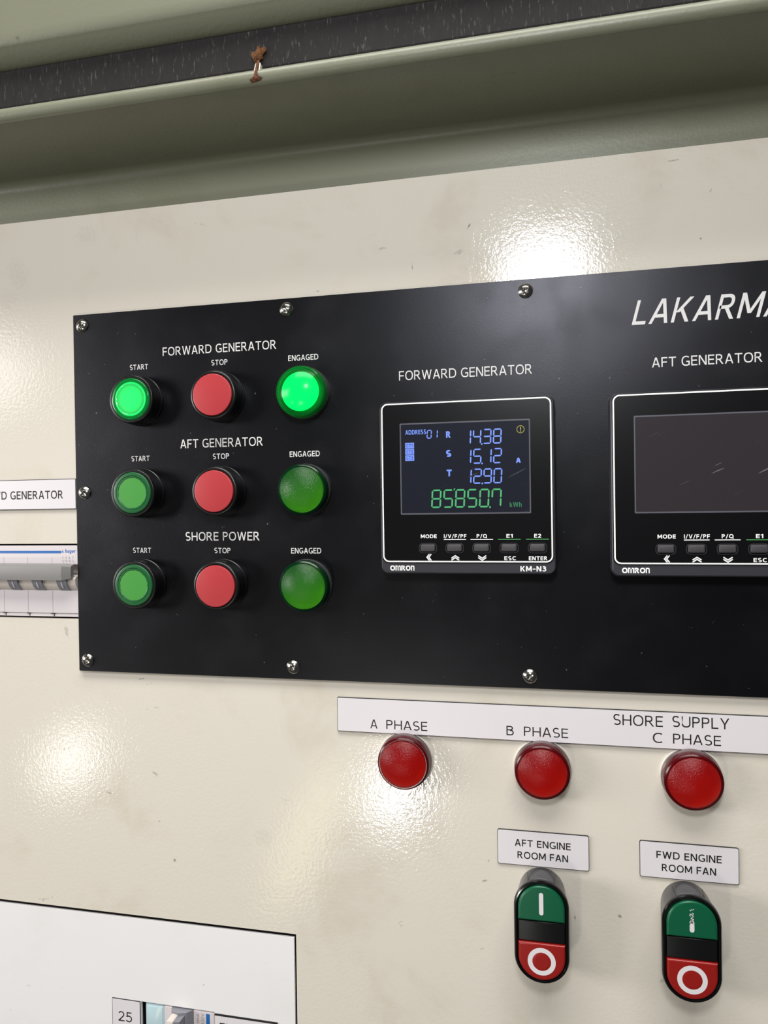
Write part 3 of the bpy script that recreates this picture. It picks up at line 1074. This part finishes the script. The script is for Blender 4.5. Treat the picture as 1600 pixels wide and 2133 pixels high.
    mt('MODE', -70.8, -62.1, -17.95, 2.0)
    mt('I/V/F/PF', -58.2, -46.1, -17.95, 2.0, wt=0.18)
    mt('P/Q', -40.65, -35.0, -17.95, 2.0)
    mt('E1', -25.0, -21.5, -17.95, 2.0)
    mt('E2', -10.6, -7.0, -17.95, 2.0)
    mt('ESC', -26.2, -20.1, -29.75, 2.05)
    mt('ENTER', -13.5, -4.0, -29.75, 2.05)
    for a, b, m in ((-58.25, -46.3, 'white_ink'), (-43.9, -32.0, 'white_ink'), (-29.4, -17.6, 'green_ink'), (-14.85, -3.05, 'green_ink')):
        bm = bmesh.new()
        box(bm, X(a), X(b), Zz(-18.97), Zz(-18.5), MH - 0.02, MH + INK)
        finish('key_underline', bm, M[m], t, 0)
    bm = bmesh.new()
    for dx in (0, 1.05):
        ribbon(bm, [(X(-66.2 + dx), Zz(-26.5)), (X(-67.6 + dx), Zz(-28.25)), (X(-66.2 + dx), Zz(-30.0))], 0.6, MH - 0.02, MH + INK)
    for dz in (0, 1.05):
        ribbon(bm, [(X(-54.3), Zz(-28.75 - dz)), (X(-52.2), Zz(-27.4 - dz)), (X(-50.1), Zz(-28.75 - dz))], 0.6, MH - 0.02, MH + INK)
        ribbon(bm, [(X(-39.95), Zz(-27.35 - dz)), (X(-37.85), Zz(-28.75 - dz)), (X(-35.7), Zz(-27.35 - dz))], 0.6, MH - 0.02, MH + INK)
    finish('arrow_symbols', bm, M['white_ink'], t, 0)
    hb = MH - 0.52
    xs = (-88.1, -85.35, -85.15, -82.2, -82.0, -79.6, -79.4, -76.75, -76.55, -74.65)
    for i, ch in enumerate('OmROn'):
        a, b = xs[2 * i], xs[2 * i + 1]
        lettering(t, ch, X(a), X(b), Zz(-35.55), 2.75, hb, M['white_ink'], 0.23, name='brand_lettering')
    lettering(t, 'KM-N3', X(-17.95), X(-4.65), Zz(-35.65), 2.75, hb, M['white_ink'], 0.20, name='model_lettering')
    return t


meter(-46.3, 9.5, 'power meter under forward generator with a lit display of blue and green digits', True)
meter(75.0, 8.8, 'power meter with a blank dark screen, under aft generator lettering at the right edge', False)


# ------------------------------------------------------------------ engraved labels on the cream front
def label(name, x0, x1, z0, z1, text_label, r=0.3, edge=0.35, th=1.2, group=None, cat='label', h=0):
    cx, cz = (x0 + x1) / 2, (z0 + z1) / 2
    t = thing(name, cx, cz, text_label, cat, group, h)
    bm = bmesh.new()
    rr_solid(bm, 0, 0, x1 - x0, z1 - z0, r, [(0, 0.02), (0, th - 0.05)], 4)
    finish('core', bm, M['label_core'], t, 0)
    bm = bmesh.new()
    rr_solid(bm, 0, 0, x1 - x0 - 2 * edge, z1 - z0 - 2 * edge, max(0.02, r - edge * 0.5), [(0, th - 0.2), (0, th)], 4)
    finish('face', bm, M['label_white'], t, 0)
    return t, cx, cz, th


t, cx, cz, th = label('nameplate', -376, -290.6, 0.6, 19.6, 'long white nameplate reading GENERATOR left of the black panel, above the breaker', 0.2, 0.42)
lettering(t, 'FWD GENERATOR', -337.9 - cx, -299.8 - cx, 7.3 - cz, 5.1, th, M['black_ink'], 0.15, ref='GENERATOR')
t, cx, cz, th = label('nameplate', -123.1, 250, -128.95, -109.6, 'long white shore supply label under the black panel', 0.2, 0.25, 1.5)
for s, a, b, z, cap in (('A', -103.6, -99.5, -126.45, 5.1), ('PHASE', -94.3, -70.85, -126.35, 5.1), ('B', -27.1, -23.2, -126.2, 5.1), ('PHASE', -17.7, 5.6, -126.1, 5.1),
                        ('SHORE', 29.0, 53.7, -117.6, 5.6), ('SUPPLY', 58.4, 85.9, -117.2, 5.6), ('C', 48.65, 53.4, -126.0, 5.2), ('PHASE', 58.6, 81.85, -125.95, 5.2)):
    lettering(t, s, a - cx, b - cx, z - cz, cap, th, M['black_ink'], 0.115)
for x0, x1, s1, s2, a, b, lb in ((-32.8, 15.7, 'AFT ENGINE', 'ROOM FAN', (-23.4, 6.2), (-22.05, 4.75), 'white AFT ENGINE ROOM FAN label above the left fan switch'),
                                 (41.45, 89.95, 'FWD ENGINE', 'ROOM FAN', (49.8, 81.7), (52.45, 78.9), 'white FWD ENGINE ROOM FAN label above the right fan switch')):
    t, cx, cz, th = label('fan_label', x0, x1, -197.1, -178.2, lb, 1.0, 0.25, 1.0, 'white fan labels on the cream front')
    lettering(t, s1, a[0] - cx, a[1] - cx, -186.7 - cz, 3.75, th, M['black_ink'], 0.155)
    lettering(t, s2, b[0] - cx, b[1] - cx, -193.3 - cz, 3.75, th, M['black_ink'], 0.155)


# ------------------------------------------------------------------ twin fan switches
def stadium_cut(w_, h_, zlo, zhi, r, n=24):
    """stadium outline w_ x h_ clipped to zlo..zhi, corners kept"""
    pts = []
    R = w_ / 2
    zc = h_ / 2 - R

    def half(z):
        if abs(z) <= zc:
            return R
        return math.sqrt(max(0, R * R - (abs(z) - zc) ** 2))
    zs = []
    for i in range(n + 1):
        u = i / n
        zs.append(zlo + (zhi - zlo) * (0.5 - 0.5 * math.cos(PI * u)))
    for z in zs:
        pts.append((half(z), z))
    for z in reversed(zs):
        pts.append((-half(z), z))
    return pts


def cap_solid(bm, outf, layers):
    stack(bm, [lay(outf(i), h) for i, h in layers])


def fan_switch(x, z, label_, worn):
    t = thing('fan_switch', x, z, label_, 'switch', 'twin green and red fan switches')
    FH = 20.0
    W, H = 28.2, 53.4
    bm = bmesh.new()
    rr_solid(bm, 0, 0, W, H, 14, [(2.2, 0.02), (2.0, 1.0), (1.2, FH * 0.5), (0.5, FH - 4.2), (0.9, FH - 3.8)], 16)
    b = finish('body', bm, M['grey_black'], t, 40)
    bm = bmesh.new()
    lay_ = [(0.6, FH - 4), (0.1, FH - 3.2), (0, FH - 1.6), (0.15, FH - 0.7), (0.6, FH - 0.1), (1.2, FH), (1.7, FH - 0.3), (1.9, FH - 1.2), (1.9, FH - 3)]
    stack(bm, [lay(rrect(0, 0, W - 2 * i, H - 2 * i, 14 - i, 16), h) for i, h in lay_], True, True)
    finish('rim', bm, M['black_gloss'], t, 40)
    w2, h2 = W - 4.4, H - 4.4

    def part(zlo, zhi):
        def f(i):
            return stadium_cut(w2 - 2 * i, h2 - 2 * i, max(zlo + i, -h2 / 2 + i), min(zhi - i, h2 / 2 - i), 0)
        return f
    lay_ = [(0, FH - 3.2), (0, FH - 0.2), (0.25, FH + 0.35), (0.7, FH + 0.6), (1.2, FH + 0.62)]
    bm = bmesh.new()
    cap_solid(bm, part(6.2, 30), lay_)
    g = finish('start_button', bm, M['fan_green'], t, 40)
    bm = bmesh.new()
    cap_solid(bm, part(-4.9, 5.7), [(0, FH - 3.2), (0, FH - 0.5), (0.3, FH - 0.1), (0.6, FH)])
    finish('centre_block', bm, M['black_plastic'], t, 40)
    bm = bmesh.new()
    cap_solid(bm, part(-30, -5.3), lay_)
    r = finish('stop_button', bm, M['fan_red'], t, 40)
    bm = bmesh.new()
    top = FH + 0.6
    if not worn:
        rr_solid(bm, 0, 15.3, 2.2, 11.6, 1.1, [(0, top - 0.1), (0, top + 0.06)], 6)
    else:
        rr_solid(bm, 0, 11.3, 2.2, 4.4, 1.05, [(0, top - 0.1), (0, top + 0.06)], 6)
        random.seed(11)
        for i in range(46):
            zz = 12.8 + 8.0 * (random.random() ** 1.1)
            keep = 1.0 - (zz - 12.8) / 11
            xx = random.uniform(-0.95, 0.95)
            s = random.uniform(0.12, 0.36) * (0.5 + keep)
            q = [(xx + s * math.cos(a + random.random()), zz + s * 1.4 * math.sin(a)) for a in (0.3, 1.5, 2.9, 4.1, 5.4)]
            stack(bm, [lay(q, top - 0.05), lay(q, top + 0.05)])
    finish('start_mark', bm, M['fan_mark'], g, 0)
    bm = bmesh.new()
    ring_flat(bm, circle(-0.1, -14.6, 7.1), circle(-0.1, -14.6, 4.75), top - 0.1, top + 0.06)
    finish('stop_mark', bm, M['fan_mark'], r, 0)
    bm = bmesh.new()
    lathe(bm, [(4.7, top + 0.05), (4.4, top + 0.12), (2.5, top + 0.02), (0.2, top)], 40, False, True, -0.1, -14.6)
    finish('button_dimple', bm, M['fan_red'], r, 40)
    # small marks on the top of the collar
    bm = bmesh.new()
    for sx in (-1, 1):
        q = [(sx * 6.6, H / 2 - 2.35, 15.6), (sx * 6.9, H / 2 - 2.45, 15.6), (sx * 7.4, H / 2 - 2.55, 6.5), (sx * 7.1, H / 2 - 2.45, 6.5)]
        vs = [bm.verts.new(P(*p)) for p in q]
        bm.faces.new(vs)
        vs2 = [bm.verts.new(P(p[0], p[1] + 0.25, p[2])) for p in q]
        bm.faces.new(vs2)
        for i in range(4):
            bm.faces.new((vs[i], vs[(i + 1) % 4], vs2[(i + 1) % 4], vs2[i]))
    finish('collar_seam', bm, M['black_plastic'], b, 0)
    return t


fan_switch(-9.25, -222.3, 'left green and red twin fan switch with a clean white I mark', False)
fan_switch(63.8, -222.5, 'right green and red twin fan switch with a worn white I mark', True)

# ------------------------------------------------------------------ circuit breaker at the left edge
BX0, BX1 = -362.2, -290.4
cb = thing('circuit_breaker', (BX0 + BX1) / 2, -44.6, 'white multi-pole circuit breaker with a grey tie bar, left of the black panel', 'circuit breaker')
cx, cz = (BX0 + BX1) / 2, -44.6
bm = bmesh.new()
box(bm, BX0 - cx, BX1 - cx, -22.2 - cz, -67.2 - cz, -40, -9)
box(bm, BX0 - cx, BX1 - cx, -34.2 - cz, -22.2 - cz, -9, -0.4, 0.3)
box(bm, BX0 - cx, BX1 - cx, -64.9 - cz, -50.3 - cz, -9, -0.3, 0.3)
box(bm, BX0 - cx, BX1 - cx, -67.2 - cz, -65.1 - cz, -9, -0.9, 0.3)
finish('shell', bm, M['breaker_white'], cb, 0)
bm = bmesh.new()
prof = [(-8, -40.5), (2.6, -41.5), (4.0, -43), (3.4, -46.5), (1.2, -49.4), (-0.6, -50.4), (-8, -50.4)]
extrude_x(bm, [(h, z - cz) for h, z in prof], BX0 - cx + 0.05, BX1 - cx - 0.05)
finish('nose', bm, M['breaker_cream'], cb, 30)
for i, mx in enumerate((-353.6, -336.0, -318.4, -300.8)):
    bm = bmesh.new()
    a, b = mx - 2.1 - cx, mx + 4.9 - cx
    prof = [(1.0, -42.2), (5.4, -42.4), (5.2, -44.4), (4.0, -47.0), (1.9, -49.5), (0.3, -50.35), (-2, -50.3), (-2, -43)]
    extrude_x(bm, [(h, z - cz) for h, z in prof], a, b)
    tg = finish('toggle', bm, M['breaker_grey'], cb, 30)
    bm = bmesh.new()
    prof = [(5.1, -44.6), (4.15, -47.0), (2.9, -48.6), (2.5, -48.4), (3.6, -46.6), (4.6, -44.6)]
    extrude_x(bm, [(h + 0.12, z - cz) for h, z in prof], mx + 0.9 - cx, mx + 1.7 - cx)
    finish('toggle_mark', bm, M['breaker_white'], tg, 0)
bm = bmesh.new()
prof = [(3.0, -33.2), (7.2, -33.9), (8.2, -34.6), (8.8, -39.2), (8.2, -43.2), (3.0, -43.4)]
n = len(prof)
stack(bm, [[(BX0 + 2 - cx, z - cz, h) for h, z in prof], [(-296.8 - cx, z - cz, h) for h, z in prof], [(-292.0 - cx, -38 - cz + (z + 38) * 0.85, 2.6 + (h - 2.6) * 0.55) for h, z in prof]])
finish('tie_bar', bm, M['bar_grey'], cb, 25)
bm = bmesh.new()
lathe(bm, [(1.3, 0), (1.3, 0.3), (0.9, 0.5)], 16, True, True)
for v in bm.verts:
    x, y, z = v.co
    v.co = Vector(((-294.0 - cx) * MM - y, -5.0 * MM + x, (-38.6 - cz) * MM + z))
finish('bar_pivot', bm, M['dark_hole'], cb, 0)
bm = bmesh.new()
box(bm, BX0 - cx, -302.9 - cx, -27.15 - cz, -25.55 - cz, -0.45, -0.36)
finish('blue_stripe', bm, M['blue_print'], cb, 0)
lettering(cb, 'hager', -300.4 - cx, -292.9 - cx, -26.9 - cz, 2.4, -0.42, M['blue_print'], 0.2, 0.2, name='brand_lettering')
bm = bmesh.new()
for dx in (0, 0.7):
    box(bm, -302.4 + dx - cx, -302.0 + dx - cx, -26.9 - cz, -25.0 - dx - cz, -0.45, -0.36)
finish('brand_mark', bm, M['blue_print'], cb, 0)
for i, ch in enumerate('1357'):
    lettering(cb, ch, -302.6 + i * 2.45 - cx, -301.6 + i * 2.45 - cx, -30.6 - cz, 1.5, -0.42, M['line_grey'], 0.16, name='terminal_number')
bm = bmesh.new()
for i in range(4):
    x = -302.1 + i * 2.45 - cx
    ribbon(bm, [(x, -31.2 - cz), (x, -31.9 - cz), (x + 0.9, -33.3 - cz)], 0.22, -0.45, -0.36)
ribbon(bm, [(-302.1 - cx, -31.9 - cz), (-294.7 - cx, -31.9 - cz)], 0.14, -0.45, -0.36)
finish('circuit_symbol', bm, M['line_grey'], cb, 0)
bm = bmesh.new()
for sx in (-345.0, -327.4, -309.6):
    box(bm, sx - 0.12 - cx, sx + 0.12 - cx, -64.6 - cz, -50.8 - cz, -0.4, -0.26)
    box(bm, sx - 0.1 - cx, sx + 0.1 - cx, -34.0 - cz, -29.4 - cz, -0.5, -0.37)
finish('pole_seams', bm, M['line_grey'], cb, 0)
for sx in (-345.0, -327.4, -309.6):
    bm = bmesh.new()
    box(bm, sx - 1.1 - cx, sx + 1.3 - cx, -65.35 - cz, -64.75 - cz, -0.8, -0.2)
    box(bm, sx + 0.3 - cx, sx + 0.75 - cx, -66.9 - cz, -65.35 - cz, -1.2, -0.75)
    finish('clip_slot', bm, M['dark_hole'], cb, 0)

# ------------------------------------------------------------------ white breaker cover, bottom left
cv = thing('cover_panel', -375, -425, 'white cover plate set into the cream front at the bottom left, with breaker openings', 'cover plate')
cx, cz = -375, -425
bm = bmesh.new()
plate_with_holes(bm, -598 - cx, -152.2 - cx, -598 - cz, -252.9 - cz, -2.0, -0.3, [(-252.4 - cx, -203.5 - cx, -352 - cz, -303.7 - cz)])
finish('plate', bm, M['white_cover'], cv, 0)
bm = bmesh.new()
plate_with_holes(bm, -599 - cx, -150.9 - cx, -599 - cz, -250.7 - cz, -6.0, -4.0, [(-252.4 - cx, -203.5 - cx, -352 - cz, -303.7 - cz)])
finish('flange', bm, M['dark_hole'], cv, 0)
t, lx, lz, th = label('number_label', -272.3, -252.9, -326, -303.75, 'small white label numbered 25 on the white cover, left of its breaker', 0.2, 0.3, 0.5, h=-0.3)
lettering(t, '25', -268.0 - lx, -258.7 - lx, -317.5 - lz, 6.1, th, M['black_ink'], 0.11)
t, lx, lz, th = label('circuit_label', -203.2, -163.1, -326, -304.3, 'white circuit name label right of the small breaker, cut by the picture bottom', 0.2, 0.1, 0.5, h=-0.3)
bm = bmesh.new()
box(bm, -20.05, 20.05, 9.9, 10.9, th - 0.1, th + 0.08)
finish('top_line', bm, M['label_core'], t, 0)
lettering(t, 'ENGINE', -200.0 - lx, -176.0 - lx, -313.5 - lz, 4.2, th, M['black_ink'], 0.15)

mb = thing('miniature_breaker', -228, -313, 'small sideways breaker with a pale blue cover, in the slot right of label 25', 'circuit breaker')
cx, cz = -228, -313
ZB, ZT = -321.8, -304.6
bm = bmesh.new()
box(bm, -250.0 - cx, -204.0 - cx, ZB - cz, ZT - cz, -40, -8)
box(bm, -237.0 - cx, -231.6 - cx, ZB - cz, ZT - cz, -8, -0.5, 0.4)
box(bm, -217.6 - cx, -204.0 - cx, ZB - cz, ZT - cz, -8, -0.6, 0.4)
finish('shell', bm, M['breaker_white'], mb, 0)
bm = bmesh.new()
box(bm, -250.0 - cx, -237.2 - cx, ZB - cz, ZT - cz, -8, -1.0, 0.8)
sh = finish('shutter', bm, M['blue_shutter'], mb, 40)
bm = bmesh.new()
box(bm, -248.6 - cx, -238.2 - cx, ZB + 0.9 - cz, ZT - 1.3 - cz, -1.1, -0.6, 0.3)
finish('shutter_window', bm, M['blue_shutter'], sh, 40)
bm = bmesh.new()
prof = [(-231.6, -8), (-231.6, 0.4), (-229.5, 3.2), (-225.5, 4.0), (-220.5, 2.6), (-217.6, -0.4), (-217.6, -8)]
rings = [[(x - cx, zz - cz, h) for x, h in prof] for zz in (ZB, ZT)]
stack(bm, rings)
finish('nose', bm, M['breaker_grey'], mb, 30)
bm = bmesh.new()
prof = [(-229.3, 2.0), (-229.0, 9.2), (-226.2, 10.0), (-221.9, 8.8), (-221.5, 3.0)]
stack(bm, [[(x - cx, zz - cz, h) for x, h in prof] for zz in (-316.5, -306.2)])
lv = finish('lever', bm, M['breaker_grey'], mb, 30)
bm = bmesh.new()
box(bm, -229.6 - cx, -225.4 - cx, -310.2 - cz, -305.6 - cz, 3, 10.2, 0.5)
finish('lever_tip', bm, M['breaker_cream'], lv, 30)
bm = bmesh.new()
box(bm, -209.2 - cx, -206.8 - cx, ZB + 1 - cz, ZT - 1.2 - cz, -0.65, -0.52)
finish('blue_stripe', bm, M['blue_print'], mb, 0)
lettering(mb, 'ADC916', -212.3 - cx, -203.4 - cx, -306.0 - cz, 1.9, -0.6, M['line_grey'], 0.14, rot=-1, name='type_lettering')
lettering(mb, '1P+N', -215.6 - cx, -209.6 - cx, -306.0 - cz, 1.8, -0.6, M['line_grey'], 0.14, rot=-1, name='type_lettering')
